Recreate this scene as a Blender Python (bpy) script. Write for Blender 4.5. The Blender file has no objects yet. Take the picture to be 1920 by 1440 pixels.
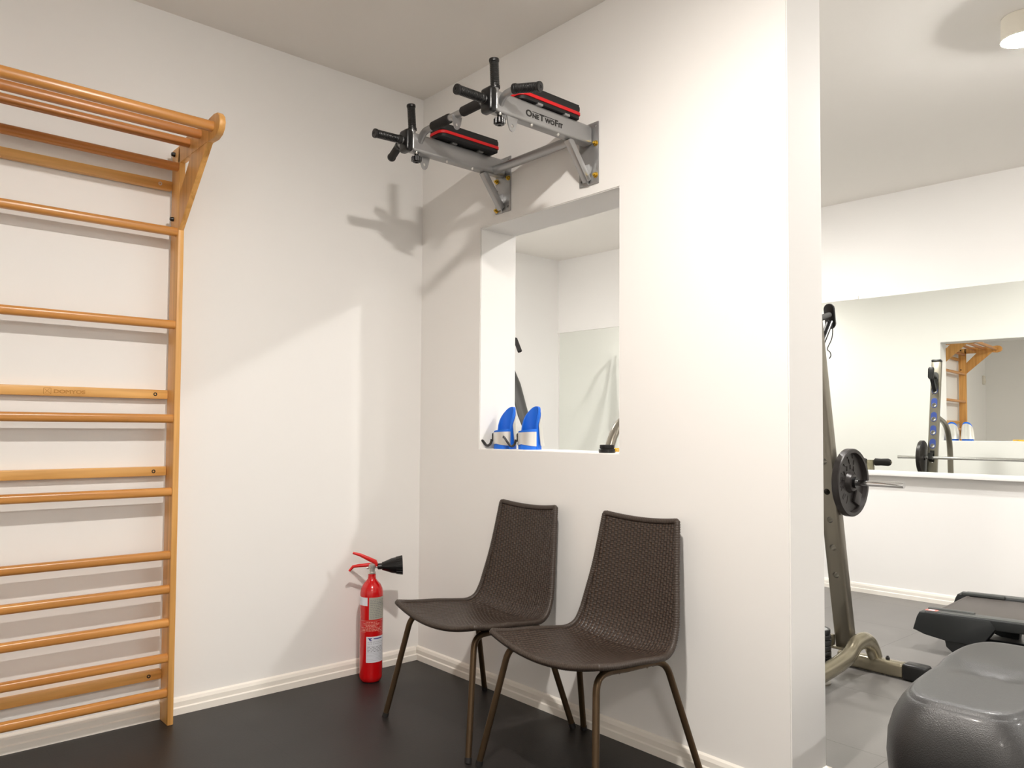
import bpy, bmesh, math, random
from mathutils import Vector, Matrix
R = math.radians
random.seed(4)
scene = bpy.context.scene
COL = scene.collection

# ------------------------------------------------------------ camera
cd = bpy.data.cameras.new('camera')
cam = bpy.data.objects.new('camera', cd); COL.objects.link(cam)
yaw, pitch, roll = 0.8507, 0.0374, 0.0062
fw = Vector((-math.sin(yaw)*math.cos(pitch), math.cos(yaw)*math.cos(pitch), math.sin(pitch)))
rt = Vector((math.cos(yaw), math.sin(yaw), 0)); up = rt.cross(fw)
r2 = rt*math.cos(roll) + up*math.sin(roll); u2 = -rt*math.sin(roll) + up*math.cos(roll)
m = Matrix((r2, u2, -fw)).transposed().to_4x4(); m.translation = (2.979, -2.0482, 1.054)
cam.matrix_world = m
cd.sensor_width = 36; cd.lens = 36*1450.0/1920; cd.shift_y = 30.34/1920
cd.clip_start = 0.02
scene.camera = cam

# ------------------------------------------------------------ world, exposure, lamp strengths
w = bpy.data.worlds.new('world'); scene.world = w; w.use_nodes = True
w.node_tree.nodes['Background'].inputs[0].default_value = (1, .96, .9, 1)
w.node_tree.nodes['Background'].inputs[1].default_value = 0.0
scene.view_settings.view_transform = 'Standard'
scene.view_settings.look = 'None'
scene.view_settings.gamma = 1
scene.view_settings.use_curve_mapping = False
scene.view_settings.exposure = 0.13
LAMPS = [  # x, y, strength, bulge of the diffuser, colour, label
    (2.04, -1.19, 1600, .018, (1.0, .940, .872), 'ceiling lamp above the two wicker chairs'),
    (2.10, 1.23, 1200, .026, (1.0, .975, .94), 'glowing ceiling lamp at the upper right, over the gym beyond the partition'),
    (4.35, 1.65, 1250, .012, (1.0, .975, .94), 'added out-of-view fill lamp over the console end of the treadmill'),  # added out of frame to brighten the right side of the gym
    (.35, 1.75, 1000, .014, (1.0, .975, .94), 'added fill lamp hidden behind the partition, over the barbell rack'),  # added, hidden behind the partition, to lift the gym walls
    (4.40, -2.55, 72, .060, (1.0, .940, .872), 'wide added fill lamp, unseen in the back half of the wall-bars room'),  # added behind the camera as soft fill for this room
    (-1.30, .80, 850, .012, (1.0, .975, .94), 'added unseen fill lamp near the elliptical trainer'),  # added out of view to brighten the gym's left end
]
H = 2.6

# ------------------------------------------------------------ mesh helpers
def basis(d):
    d = Vector(d).normalized()
    a = Vector((0, 0, 1)) if abs(d.z) < .9 else Vector((1, 0, 0))
    x = a.cross(d).normalized(); y = d.cross(x)
    return x, y, d

class MB:
    def __init__(s): s.bm = bmesh.new(); s.uv = None
    def box(s, c, size, rot=None, bevel=0, seg=2):
        g = bmesh.ops.create_cube(s.bm, size=1)
        vs = g['verts']
        M = Matrix.Translation(Vector(c)) @ (rot.to_4x4() if rot else Matrix()) @ Matrix.Diagonal((*size, 1))
        bmesh.ops.transform(s.bm, matrix=M, verts=vs)
        if bevel:
            es = list({e for v in vs for e in v.link_edges})
            bmesh.ops.bevel(s.bm, geom=es, offset=bevel, segments=seg, affect='EDGES', profile=.5)
        return s
    def bb(s, x0, x1, y0, y1, z0, z1, bevel=0, seg=2):
        return s.box(((x0+x1)/2, (y0+y1)/2, (z0+z1)/2), (abs(x1-x0), abs(y1-y0), abs(z1-z0)), None, bevel, seg)
    def tube(s, pts, r, seg=16, caps=True, closed=False, flat=None):
        pts = [Vector(p) for p in pts]; n = len(pts)
        rr = r if isinstance(r, (list, tuple)) else [r]*n
        rings = []; px = None
        for i, p in enumerate(pts):
            if closed: t = (pts[(i+1) % n]-pts[i-1])
            else: t = pts[min(i+1, n-1)]-pts[max(i-1, 0)]
            t.normalize()
            if px is None: x, y, _ = basis(t)
            else:
                x = (px - t*px.dot(t)).normalized(); y = t.cross(x)
            px = x
            fx, fy = flat if flat else (1, 1)
            rings.append([s.bm.verts.new(p + (x*math.cos(a)*fx + y*math.sin(a)*fy)*rr[i])
                          for a in [2*math.pi*k/seg for k in range(seg)]])
        for i in range(n if closed else n-1):
            A, B = rings[i], rings[(i+1) % n]
            off = 0
            if closed and i == n-1:
                off = min(range(seg), key=lambda k: (A[0].co-B[k].co).length)
            for k in range(seg):
                s.bm.faces.new((A[k], A[(k+1) % seg], B[(k+1+off) % seg], B[(k+off) % seg]))
        if caps and not closed:
            s.bm.faces.new(rings[0][::-1]); s.bm.faces.new(rings[-1])
        return s
    def cyl(s, a, b, r, seg=24, r2_=None): return s.tube([a, b], [r, r if r2_ is None else r2_], seg)
    def lathe(s, prof, o, d=(0, 0, 1), seg=32):
        x, y, dd = basis(d); o = Vector(o); rings = []
        for (r, h) in prof:
            if r < 1e-5: rings.append([s.bm.verts.new(o+dd*h)])
            else: rings.append([s.bm.verts.new(o+dd*h+(x*math.cos(2*math.pi*k/seg)+y*math.sin(2*math.pi*k/seg))*r) for k in range(seg)])
        for A, B in zip(rings, rings[1:]):
            for k in range(seg):
                a = A[k % len(A)]; b = A[(k+1) % len(A)]; c = B[(k+1) % len(B)]; e = B[k % len(B)]
                f = [v for i, v in enumerate((a, b, c, e)) if v not in (a, b, c, e)[:i]]
                if len(f) > 2: s.bm.faces.new(f)
        return s
    def prism(s, poly, d0, d1, o=(0, 0, 0), ax=(1, 0, 0), ay=(0, 0, 1), n=None, bevel=0, seg=2):
        o = Vector(o); ax = Vector(ax); ay = Vector(ay); n = Vector(n) if n else ax.cross(ay)
        A = [s.bm.verts.new(o+ax*p[0]+ay*p[1]+n*d0) for p in poly]
        B = [s.bm.verts.new(o+ax*p[0]+ay*p[1]+n*d1) for p in poly]
        k = len(poly)
        fs = [s.bm.faces.new(A[::-1]), s.bm.faces.new(B)]
        for i in range(k): fs.append(s.bm.faces.new((A[i], A[(i+1) % k], B[(i+1) % k], B[i])))
        if bevel:
            es = list({e for f in fs[:2] for e in f.edges})
            bmesh.ops.bevel(s.bm, geom=es, offset=bevel, segments=seg, affect='EDGES', profile=.5)
        return s
    def torus(s, o, d, R_, r, seg=32, sg=10):
        x, y, dd = basis(d); o = Vector(o)
        return s.tube([o+(x*math.cos(2*math.pi*k/seg)+y*math.sin(2*math.pi*k/seg))*R_ for k in range(seg)], r, sg, closed=True)
    def grid(s, P, uvs=None, closed_u=False):
        """P[i][j] of points -> quads, with optional uv"""
        V = [[s.bm.verts.new(p) for p in row] for row in P]
        lay = s.bm.loops.layers.uv.verify() if uvs else None
        for i in range(len(P)-1):
            for j in range(len(P[0])-1):
                f = s.bm.faces.new((V[i][j], V[i+1][j], V[i+1][j+1], V[i][j+1]))
                if uvs:
                    for l, (a, b) in zip(f.loops, ((i, j), (i+1, j), (i+1, j+1), (i, j+1))):
                        l[lay].uv = uvs[a][b]
        return s
    def build(s, name, mat, parent=None, sharp=35, normals=True):
        if normals: bmesh.ops.recalc_face_normals(s.bm, faces=s.bm.faces)
        org = Vector((0, 0, 0)); p = parent
        while p is not None: org += p.location; p = p.parent
        me = bpy.data.meshes.new(name)
        if parent is None:
            xs = [v.co for v in s.bm.verts]
            org = Vector(((min(v.x for v in xs)+max(v.x for v in xs))/2, (min(v.y for v in xs)+max(v.y for v in xs))/2, min(v.z for v in xs)))
        bmesh.ops.translate(s.bm, vec=-org, verts=s.bm.verts)
        s.bm.to_mesh(me); s.bm.free()
        me.polygons.foreach_set('use_smooth', [True]*len(me.polygons))
        me.set_sharp_from_angle(angle=R(sharp))
        for mt in (mat if isinstance(mat, (list, tuple)) else [mat]): me.materials.append(mt)
        o = bpy.data.objects.new(name, me); COL.objects.link(o)
        if parent is None: o.location = org
        else: o.parent = parent
        return o

def thing(name, label, cat, loc=(0, 0, 0), group=None):
    o = bpy.data.objects.new(name, None); COL.objects.link(o); o.location = loc
    o.empty_display_size = .05
    o['label'] = label; o['category'] = cat
    if group: o['group'] = group
    return o
def tag(o, label, cat, group=None):
    o['label'] = label; o['category'] = cat
    if group: o['group'] = group
    return o
def struct(o): o['kind'] = 'structure'; return o
def copy_tree(o, parent=None):
    c = o.copy(); COL.objects.link(c)
    if parent is not None: c.parent = parent
    for ch in [x for x in bpy.data.objects if x.parent == o and x != c]:
        copy_tree(ch, c)
    return c
def bool_cut(o, cutters):
    bmc = MB()
    for a, b, r in cutters: bmc.cyl(a, b, r, 20)
    c = bmc.build('cutter', [], None)
    bpy.context.view_layer.update()
    md = o.modifiers.new('b', 'BOOLEAN'); md.object = c; md.operation = 'DIFFERENCE'; md.solver = 'EXACT'
    dg = bpy.context.evaluated_depsgraph_get(); dg.update()
    me = bpy.data.meshes.new_from_object(o.evaluated_get(dg))
    o.modifiers.clear(); o.data = me
    me.set_sharp_from_angle(angle=R(35))
    bpy.data.objects.remove(c)
def text_mesh(body, size, name, mat, parent, origin, ax, ay, offset=0.0, depth=.0006, sx=1.0, outline=None):
    cu = bpy.data.curves.new('t', 'FONT'); cu.body = body; cu.size = size; cu.offset = offset
    if outline: cu.fill_mode = 'NONE'; cu.bevel_depth = outline
    else: cu.extrude = depth
    t = bpy.data.objects.new('t', cu); COL.objects.link(t)
    dg = bpy.context.evaluated_depsgraph_get(); dg.update()
    me = bpy.data.meshes.new_from_object(t.evaluated_get(dg))
    bpy.data.objects.remove(t)
    ax = Vector(ax).normalized(); ay = Vector(ay).normalized(); n = ax.cross(ay)
    org = Vector((0, 0, 0)); p = parent
    while p is not None: org += p.location; p = p.parent
    M = Matrix((ax*sx, ay, n)).transposed().to_4x4(); M.translation = Vector(origin)-org
    me.transform(M); me.materials.clear(); me.materials.append(mat)
    return me
def mesh_obj(name, mes, parent):
    bm = bmesh.new()
    for me in mes: bm.from_mesh(me)
    out = mes[0]; mt = list(mes[0].materials)
    new = bpy.data.meshes.new(name); bm.to_mesh(new); bm.free()
    for x in mt: new.materials.append(x)
    o = bpy.data.objects.new(name, new); COL.objects.link(o); o.parent = parent
    return o

def catmull(P, n):
    P = [Vector(p) for p in P]; out = []
    for i in range(len(P)-1):
        a = P[max(i-1, 0)]; b = P[i]; c = P[i+1]; d = P[min(i+2, len(P)-1)]
        for k in range(n):
            t = k/n
            out.append(.5*((2*b)+(c-a)*t+(2*a-5*b+4*c-d)*t*t+(3*b-a-3*c+d)*t**3))
    out.append(P[-1]); return out
def fillet(P, r, n=8):
    P = [Vector(p) for p in P]; out = [P[0]]
    for i in range(1, len(P)-1):
        a = (P[i-1]-P[i]).normalized(); b = (P[i+1]-P[i]).normalized()
        s = P[i]+a*r; e = P[i]+b*r
        for k in range(n+1):
            t = k/n; out.append(s*(1-t)**2+P[i]*2*t*(1-t)+e*t*t)
    out.append(P[-1]); return out

# ------------------------------------------------------------ materials
def lin(c):
    return tuple(((x/255)/12.92 if x/255 <= .04045 else ((x/255+.055)/1.055)**2.4) for x in c)
def mat(name, rgb, rough=.5, metal=0, bump=None, var=None, spec=.5, coat=0):
    m = bpy.data.materials.new(name); m.use_nodes = True; nt = m.node_tree; b = nt.nodes['Principled BSDF']
    c = lin(rgb)
    b.inputs['Base Color'].default_value = (*c, 1); b.inputs['Roughness'].default_value = rough
    b.inputs['Metallic'].default_value = metal; b.inputs['Specular IOR Level'].default_value = spec
    if coat: b.inputs['Coat Weight'].default_value = coat; b.inputs['Coat Roughness'].default_value = .15
    tc = nt.nodes.new('ShaderNodeTexCoord')
    if var:
        n = nt.nodes.new('ShaderNodeTexNoise'); n.inputs['Scale'].default_value = var[0]; n.inputs['Detail'].default_value = 4
        mp = nt.nodes.new('ShaderNodeMapRange'); mp.inputs[3].default_value = 1-var[1]; mp.inputs[4].default_value = 1+var[1]
        mx = nt.nodes.new('ShaderNodeVectorMath'); mx.operation = 'SCALE'; mx.inputs[0].default_value = c
        nt.links.new(tc.outputs['Object'], n.inputs['Vector']); nt.links.new(n.outputs[0], mp.inputs[0])
        nt.links.new(mp.outputs[0], mx.inputs['Scale']); nt.links.new(mx.outputs[0], b.inputs['Base Color'])
    if bump:
        n = nt.nodes.new('ShaderNodeTexNoise'); n.inputs['Scale'].default_value = bump[0]; n.inputs['Detail'].default_value = 3
        bp = nt.nodes.new('ShaderNodeBump'); bp.inputs['Strength'].default_value = bump[1]; bp.inputs['Distance'].default_value = bump[2] if len(bump) > 2 else .001
        nt.links.new(tc.outputs['Object'], n.inputs['Vector']); nt.links.new(n.outputs[0], bp.inputs['Height']); nt.links.new(bp.outputs[0], b.inputs['Normal'])
    return m
def wood(name, rgb, axis, rough=.3):
    m = mat(name, rgb, rough, spec=.5); nt = m.node_tree; b = nt.nodes['Principled BSDF']; c = lin(rgb)
    tc = nt.nodes.new('ShaderNodeTexCoord'); mp = nt.nodes.new('ShaderNodeMapping')
    sc = [38, 38, 38]; sc[axis] = 1.6; mp.inputs['Scale'].default_value = sc
    n = nt.nodes.new('ShaderNodeTexNoise'); n.inputs['Scale'].default_value = 1; n.inputs['Detail'].default_value = 6; n.inputs['Distortion'].default_value = .6
    cr = nt.nodes.new('ShaderNodeValToRGB')
    e = cr.color_ramp.elements
    e[0].position = .25; e[0].color = (c[0]*.72, c[1]*.62, c[2]*.5, 1)
    e[1].position = .7; e[1].color = (min(1, c[0]*1.12), c[1]*1.15, c[2]*1.2, 1)
    n2 = nt.nodes.new('ShaderNodeTexNoise'); n2.inputs['Scale'].default_value = 2.5
    mix = nt.nodes.new('ShaderNodeMixRGB'); mix.blend_type = 'MULTIPLY'; mix.inputs[0].default_value = .35
    nt.links.new(tc.outputs['Object'], mp.inputs[0]); nt.links.new(mp.outputs[0], n.inputs['Vector']); nt.links.new(n.outputs[0], cr.inputs[0])
    nt.links.new(tc.outputs['Object'], n2.inputs['Vector']); nt.links.new(cr.outputs[0], mix.inputs[1]); nt.links.new(n2.outputs[0], mix.inputs[2])
    g = nt.nodes.new('ShaderNodeVectorMath'); g.operation = 'SCALE'; g.inputs['Scale'].default_value = 1.2
    nt.links.new(mix.outputs[0], g.inputs[0]); nt.links.new(g.outputs[0], b.inputs['Base Color'])
    return m
def emit(name, col, s):
    m = bpy.data.materials.new(name); m.use_nodes = True; nt = m.node_tree; nt.nodes.clear()
    e = nt.nodes.new('ShaderNodeEmission'); e.inputs[0].default_value = (*col, 1); e.inputs[1].default_value = s
    o = nt.nodes.new('ShaderNodeOutputMaterial'); nt.links.new(e.outputs[0], o.inputs[0]); return m

M_wall = mat('painted_wall', (243, 241, 238), .75, bump=(60, .12, .0006), var=(1.3, .008), spec=.3)
M_ceil = mat('painted_ceiling', (247, 243, 237), .85, spec=.2)
M_base = mat('painted_baseboard', (244, 239, 230), .45, spec=.4)
M_wood_rung = wood('varnished_wood_rung', (212, 150, 80), 1, .28)
M_wood_post = wood('varnished_wood_post', (231, 176, 102), 2, .4)
M_wood_slat = wood('varnished_wood_slat', (232, 180, 106), 1, .4)
M_wood_dark = wood('varnished_wood_orange', (203, 135, 72), 1, .3)
M_engrave = mat('burnt_engraving', (190, 135, 60), .6)
M_black_pl = mat('black_plastic', (16, 16, 17), .3)
M_black_rub = mat('black_rubber', (20, 20, 20), .35, bump=(160, .6, .002))
M_foam = mat('black_foam', (34, 31, 30), .9)
M_silver = mat('silver_paint', (164, 164, 164), .36, .7)
M_chrome = mat('chrome', (225, 225, 225), .12, 1)
M_steel = mat('brushed_steel', (215, 213, 208), .3, .85)
M_brass = mat('brass_zinc', (212, 176, 70), .25, .9)
M_vinyl_bl = mat('black_vinyl', (20, 19, 19), .6)
M_red_vin = mat('red_vinyl', (214, 14, 22), .5)
M_red = mat('red_paint', (205, 10, 16), .18, coat=.5)
M_red2 = mat('red_lever', (214, 30, 26), .35)
M_bronze = mat('bronze_tube', (88, 71, 52), .38, .75)
M_print = mat('black_print', (30, 28, 28), .6)
M_white_lab = mat('white_label', (226, 228, 236), .5)
M_grey_lab = mat('grey_label', (172, 170, 158), .5)
M_text_grey = mat('grey_print', (120, 122, 130), .6)
M_text_red = mat('pale_print', (232, 150, 140), .6)
M_blue_print = mat('blue_print', (40, 40, 130), .6)
M_blue = mat('blue_foam', (18, 108, 222), .55)
M_alu = mat('aluminium', (226, 224, 220), .35, .7)
M_strap = mat('black_strap', (40, 38, 38), .55)
M_rack = mat('taupe_metallic', (128, 122, 110), .3, .6)
M_rack_light = mat('champagne_metallic', (150, 142, 122), .22, .6)
M_blue_ring = mat('blue_plastic', (52, 74, 150), .4)
M_iron = mat('black_iron', (44, 40, 39), .38, .3, bump=(90, .25, .001))
M_grip_grey = mat('charcoal_plastic', (60, 60, 58), .5)
M_tm_blk = mat('treadmill_black', (24, 27, 28), .42)
M_tm_rail = mat('treadmill_rail', (70, 72, 70), .4)
M_belt = mat('treadmill_belt', (78, 72, 68), .5, bump=(500, .3, .0005))
M_leather = mat('grained_vinyl', (28, 27, 28), .42, bump=(420, .6, .0014), spec=1.0, coat=.15)
M_sticker = mat('red_sticker', (206, 120, 110), .5)
M_yellow = mat('yellow_plastic', (236, 190, 20), .35)
M_plate_grey = mat('grey_disc', (150, 152, 150), .4)
M_white_pl = mat('white_plastic', (232, 226, 212), .5)

# floor: dark vinyl tiles, thin seams
def floor_mat(nm, rgb, ro):
    m = mat(nm, rgb, ro, spec=.45); nt = m.node_tree; b = nt.nodes['Principled BSDF']
    tc = nt.nodes.new('ShaderNodeTexCoord')
    mp = nt.nodes.new('ShaderNodeMapping'); mp.inputs['Location'].default_value = (.2, .15, 0)
    br = nt.nodes.new('ShaderNodeTexBrick'); br.inputs['Scale'].default_value = 1; br.offset = 0
    br.inputs['Brick Width'].default_value = .58; br.inputs['Row Height'].default_value = .58
    br.inputs['Mortar Size'].default_value = .0015; br.inputs['Mortar Smooth'].default_value = .4
    c = lin(rgb)
    br.inputs['Color1'].default_value = (*[x*.97 for x in c], 1); br.inputs['Color2'].default_value = (*[x*1.03 for x in c], 1)
    br.inputs['Mortar'].default_value = (*[x*.45 for x in c], 1)
    n = nt.nodes.new('ShaderNodeTexNoise'); n.inputs['Scale'].default_value = 220; n.inputs['Detail'].default_value = 2
    n3 = nt.nodes.new('ShaderNodeTexNoise'); n3.inputs['Scale'].default_value = 3
    mr = nt.nodes.new('ShaderNodeMapRange'); mr.inputs[3].default_value = ro; mr.inputs[4].default_value = ro+.1
    bp = nt.nodes.new('ShaderNodeBump'); bp.inputs['Strength'].default_value = .25; bp.inputs['Distance'].default_value = .0008
    L = nt.links.new
    L(tc.outputs['Object'], mp.inputs[0]); L(mp.outputs[0], br.inputs['Vector']); L(br.outputs[0], b.inputs['Base Color'])
    L(tc.outputs['Object'], n.inputs['Vector']); L(n.outputs[0], bp.inputs['Height']); L(bp.outputs[0], b.inputs['Normal'])
    L(tc.outputs['Object'], n3.inputs['Vector']); L(n3.outputs[0], mr.inputs[0]); L(mr.outputs[0], b.inputs['Roughness'])
    return m
M_floor = floor_mat('dark_vinyl_tiles', (33, 30, 29), .38)
M_floor2 = floor_mat('grey_vinyl_tiles', (116, 113, 110), .30)

# wicker: interlaced strands from the UV map (u, v in strand counts)
def wicker_mat():
    m = mat('dark_brown_wicker', (74, 60, 51), .38, spec=.5); nt = m.node_tree; b = nt.nodes['Principled BSDF']; L = nt.links.new
    def math_(op, a, b_=None, c=None):
        n = nt.nodes.new('ShaderNodeMath'); n.operation = op
        for i, v in enumerate((a, b_, c)):
            if v is None: continue
            if isinstance(v, (int, float)): n.inputs[i].default_value = v
            else: L(v, n.inputs[i])
        return n.outputs[0]
    uv = nt.nodes.new('ShaderNodeUVMap'); sp = nt.nodes.new('ShaderNodeSeparateXYZ'); L(uv.outputs[0], sp.inputs[0])
    u, v = sp.outputs[0], sp.outputs[1]
    fu = math_('FLOOR', u); fv = math_('FLOOR', v)
    ch = math_('MODULO', math_('ADD', fu, fv), 2)          # 0 or 1
    su = math_('ABSOLUTE', math_('SINE', math_('MULTIPLY', u, math.pi)))
    sv = math_('ABSOLUTE', math_('SINE', math_('MULTIPLY', v, math.pi)))
    # over strand runs along u (arched along u, rounded across v) or lies under
    hi = math_('MULTIPLY', math_('POWER', su, .6), math_('POWER', sv, .5))
    lo = math_('MULTIPLY', math_('POWER', su, .9), .55)
    h = math_('ADD', math_('MULTIPLY', hi, math_('SUBTRACT', 1, ch)), math_('MULTIPLY', lo, ch))
    cr = nt.nodes.new('ShaderNodeValToRGB'); L(h, cr.inputs[0])
    e = cr.color_ramp.elements; c = lin((76, 61, 51)); d = lin((32, 25, 22))
    e[0].position = .12; e[0].color = (*d, 1); e[1].position = .75; e[1].color = (*c, 1)
    L(cr.outputs[0], b.inputs['Base Color'])
    bp = nt.nodes.new('ShaderNodeBump'); bp.inputs['Strength'].default_value = .9; bp.inputs['Distance'].default_value = .003
    L(h, bp.inputs['Height']); L(bp.outputs[0], b.inputs['Normal'])
    return m
M_wicker = wicker_mat()
M_wick_rim = mat('wicker_rim', (62, 52, 45), .42)

# mirror glass
M_mirror = mat('mirror_glass', (243, 246, 241), .0, 1)

# ------------------------------------------------------------ room shell
XP, T = 1.843, .200            # partition free end, thickness
WX0, WX1, WZ0, WZ1 = .4375, 1.206, .971, 1.906
GX, GY, TH = -2.047, 2.92, .0522   # gym far corner and the slight turn of the far wall
XR = 5.2; YB = -3.85
def far(s, off, z): return Vector((GX+s*math.cos(TH)+off*math.sin(TH), GY+s*math.sin(TH)-off*math.cos(TH), z))

struct(MB().bb(-2.3, XR+.1, YB-.1, .1, -.08, 0).build('floor', M_floor))
struct(MB().bb(-2.3, XR+.1, .1, 3.6, -.08, 0).build('floor_gym', M_floor2))
struct(MB().bb(-2.3, XR+.1, YB-.1, 3.6, H, H+.08).build('ceiling', M_ceil))
struct(MB().bb(-.12, 0, YB-.1, 0, 0, H).build('wall_left', M_wall))
struct(MB().bb(-.12, XR+.1, YB-.12, YB, 0, H).build('wall_back', M_wall))
struct(MB().bb(XR, XR+.12, YB-.1, 3.5, 0, H).build('wall_right', M_wall))
struct(MB().bb(GX-.12, GX, 0, 3.05, 0, H).build('wall_gym_left', M_wall))
b = MB()
A = [far(0, 0, 0), far(8, 0, 0), far(8, -.12, 0), far(-.1, -.12, 0)]
b.prism([(p.x, p.y) for p in A], 0, H, ax=(1, 0, 0), ay=(0, 1, 0)); struct(b.build('wall_far', M_wall))
# partition with the pass-through opening: one continuous mesh
def part_wall():
    b = MB(); bm = b.bm
    xs = [GX, WX0, WX1, XP]; zs = [0, WZ0, WZ1, H]
    V = {}
    for k, y in enumerate((0, T)):
        for i, x in enumerate(xs):
            for j, z in enumerate(zs): V[i, j, k] = bm.verts.new((x, y, z))
    for k in (0, 1):
        for i in range(3):
            for j in range(3):
                if (i, j) == (1, 1): continue
                bm.faces.new((V[i, j, k], V[i+1, j, k], V[i+1, j+1, k], V[i, j+1, k]))
    for i in range(3):
        bm.faces.new((V[i, 0, 0], V[i+1, 0, 0], V[i+1, 0, 1], V[i, 0, 1])); bm.faces.new((V[i, 3, 0], V[i+1, 3, 0], V[i+1, 3, 1], V[i, 3, 1]))
        bm.faces.new((V[0, i, 0], V[0, i+1, 0], V[0, i+1, 1], V[0, i, 1])); bm.faces.new((V[3, i, 0], V[3, i+1, 0], V[3, i+1, 1], V[3, i, 1]))
    for a_, c_ in (((1, 1), (2, 1)), ((2, 1), (2, 2)), ((2, 2), (1, 2)), ((1, 2), (1, 1))):
        bm.faces.new((V[(*a_, 0)], V[(*c_, 0)], V[(*c_, 1)], V[(*a_, 1)]))
    bmesh.ops.recalc_face_normals(bm, faces=bm.faces)
    es = [e for e in bm.edges if len(e.link_faces) == 2 and e.calc_face_angle(0) > 1 and 0 < sum(v.co.z for v in e.verts)/2 < H-.01 and max(v.co.x for v in e.verts) > 0]
    bmesh.ops.bevel(bm, geom=es, offset=.003, segments=2, affect='EDGES')
    return b.build('wall_partition', M_wall, sharp=50)
struct(part_wall())

PROF = [(0, 0), (.017, 0), (.017, .024), (.0125, .028), (.0125, .045), (.008, .056), (0, .061)]
def baseboard(name, p0, p1, n):
    p0 = Vector(p0); p1 = Vector(p1); d = (p1-p0); L = d.length
    return struct(MB().prism(PROF, 0, L, o=p0, ax=n, ay=(0, 0, 1), n=d.normalized()).build(name, M_base, sharp=20))
baseboard('baseboard_left', (0, YB, 0), (0, -.0175, 0), (1, 0, 0))
baseboard('baseboard_partition', (0, 0, 0), (XP+.017, 0, 0), (0, -1, 0))
baseboard('baseboard_partition_end', (XP, 0.0, 0), (XP, T, 0), (1, 0, 0))
baseboard('baseboard_gym_side', (GX+.018, T, 0), (XP+.017, T, 0), (0, 1, 0))
baseboard('baseboard_gym_left', (GX, .218, 0), (GX, 2.9, 0), (1, 0, 0))
baseboard('baseboard_far', far(.018, 0, 0), far(7.2, 0, 0), (math.sin(TH), -math.cos(TH), 0))
baseboard('baseboard_back', (.018, YB, 0), (XR, YB, 0), (0, 1, 0))

# mirror on the far wall, its top strip and the ledge below
fn = Vector((math.sin(TH), -math.cos(TH), 0)); fa = Vector((math.cos(TH), math.sin(TH), 0))
fo = far(0, 0, 0)
b = MB(); b.prism([(.02, .80), (6.2, .80), (6.2, 1.932), (.02, 1.932)], .0, .005, o=fo, ax=fa, ay=(0, 0, 1), n=fn)
tag(b.build('wall_mirror', M_mirror), 'large frameless mirror panel on the far gym wall above the white ledge', 'mirror')
b = MB(); b.prism([(0, 1.932), (2.70, 1.932), (2.70, 1.955), (0, 1.955)], 0, .012, o=fo, ax=fa, ay=(0, 0, 1), n=fn)
struct(b.build('trim_1', M_wall))
b = MB(); b.prism([(.02, .772), (6.6, .772), (6.6, .80), (.02, .80)], 0, .07, o=fo, ax=fa, ay=(0, 0, 1), n=fn, bevel=.004)
struct(b.build('trim_2', M_wall))

# lamps: the real ones and the added fill ones share one build
for i, (x, y, s, bu, colr, lab) in enumerate(LAMPS):
    t = thing('ceiling_or_fill_lamp', lab, 'lamp', (x, y, H))
    q = .15 if 'wide' in lab else 0
    MB().lathe([(0, 0), (.060+q, 0), (.064+q, -.004), (.066+q, -.088), (.060+q, -.088), (.058+q, -.060), (0, -.06)], (x, y, H)).build('lamp_shade', M_white_pl, t)
    MB().lathe([(.0, -.078), (.056+q, -.080), (.055+q, -.080-bu*.33), (.044+q, -.080-bu*.7), (.024+q/2, -.080-bu*.93), (0, -.080-bu)], (x, y, H)).build('diffuser', emit('lamp_glow', colr, s), t)

# ------------------------------------------------------------ wall bars
wb = thing('wall_bars', 'wooden gymnastic wall bars with overhanging top rungs fixed to the left wall', 'wall bars', (.05, -1.73, 0))
Y0, Y1 = -1.111, -2.334     # outer face of near post, inner face of far post
def post(ya, yb):
    MB().bb(.0185, .102, ya, yb, 0, 2.076, bevel=.003).build('post', M_wood_post, wb)
post(Y0-.021, Y0); post(Y1-.021, Y1)
def rung(x, z, ry=.0160, rz=.0155, mt=M_wood_rung):
    # rounded rung, slightly flattened faces
    pts = []
    n = 20
    bmq = MB()
    ring = []
    for k in range(n):
        a = 2*math.pi*k/n; cx = math.cos(a); cz = math.sin(a); p = 3.0
        rr_ = 1/((abs(cx)**p+abs(cz)**p)**(1/p))
        ring.append((cx*rr_*ry, cz*rr_*rz))
    bmq.prism(ring, Y1-.006, Y0-.021+.006, o=(x, 0, z), ax=(1, 0, 0), ay=(0, 0, 1), n=(0, 1, 0))
    return bmq.build('rung', mt, wb, sharp=45)
for z in (2.0, 1.761, 1.423, 1.084, .822, .597, .476, .357, .234, .110):
    rung(.080, z, mt=M_wood_dark if z == 2.0 else M_wood_rung)
def slat(z, hh=.0165, mt=M_wood_slat):
    s_ = MB().bb(.003, .030, Y1-.0, Y0-.021, z-hh, z+hh, bevel=.003).build('wall_slat', mt, wb)
    for yy in (Y0-.065, Y1+.045):
        MB().lathe([(.0065, 0), (.0065, .0012), (.0035, .0014), (.003, -.001), (0, -.001)], (.030, yy, z), (1, 0, 0), 16).build('screw', M_steel if z > 1.5 else M_print, s_)
    return s_
for z in (1.942, .894, .165): slat(z)
s_ = slat(1.172)
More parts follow.
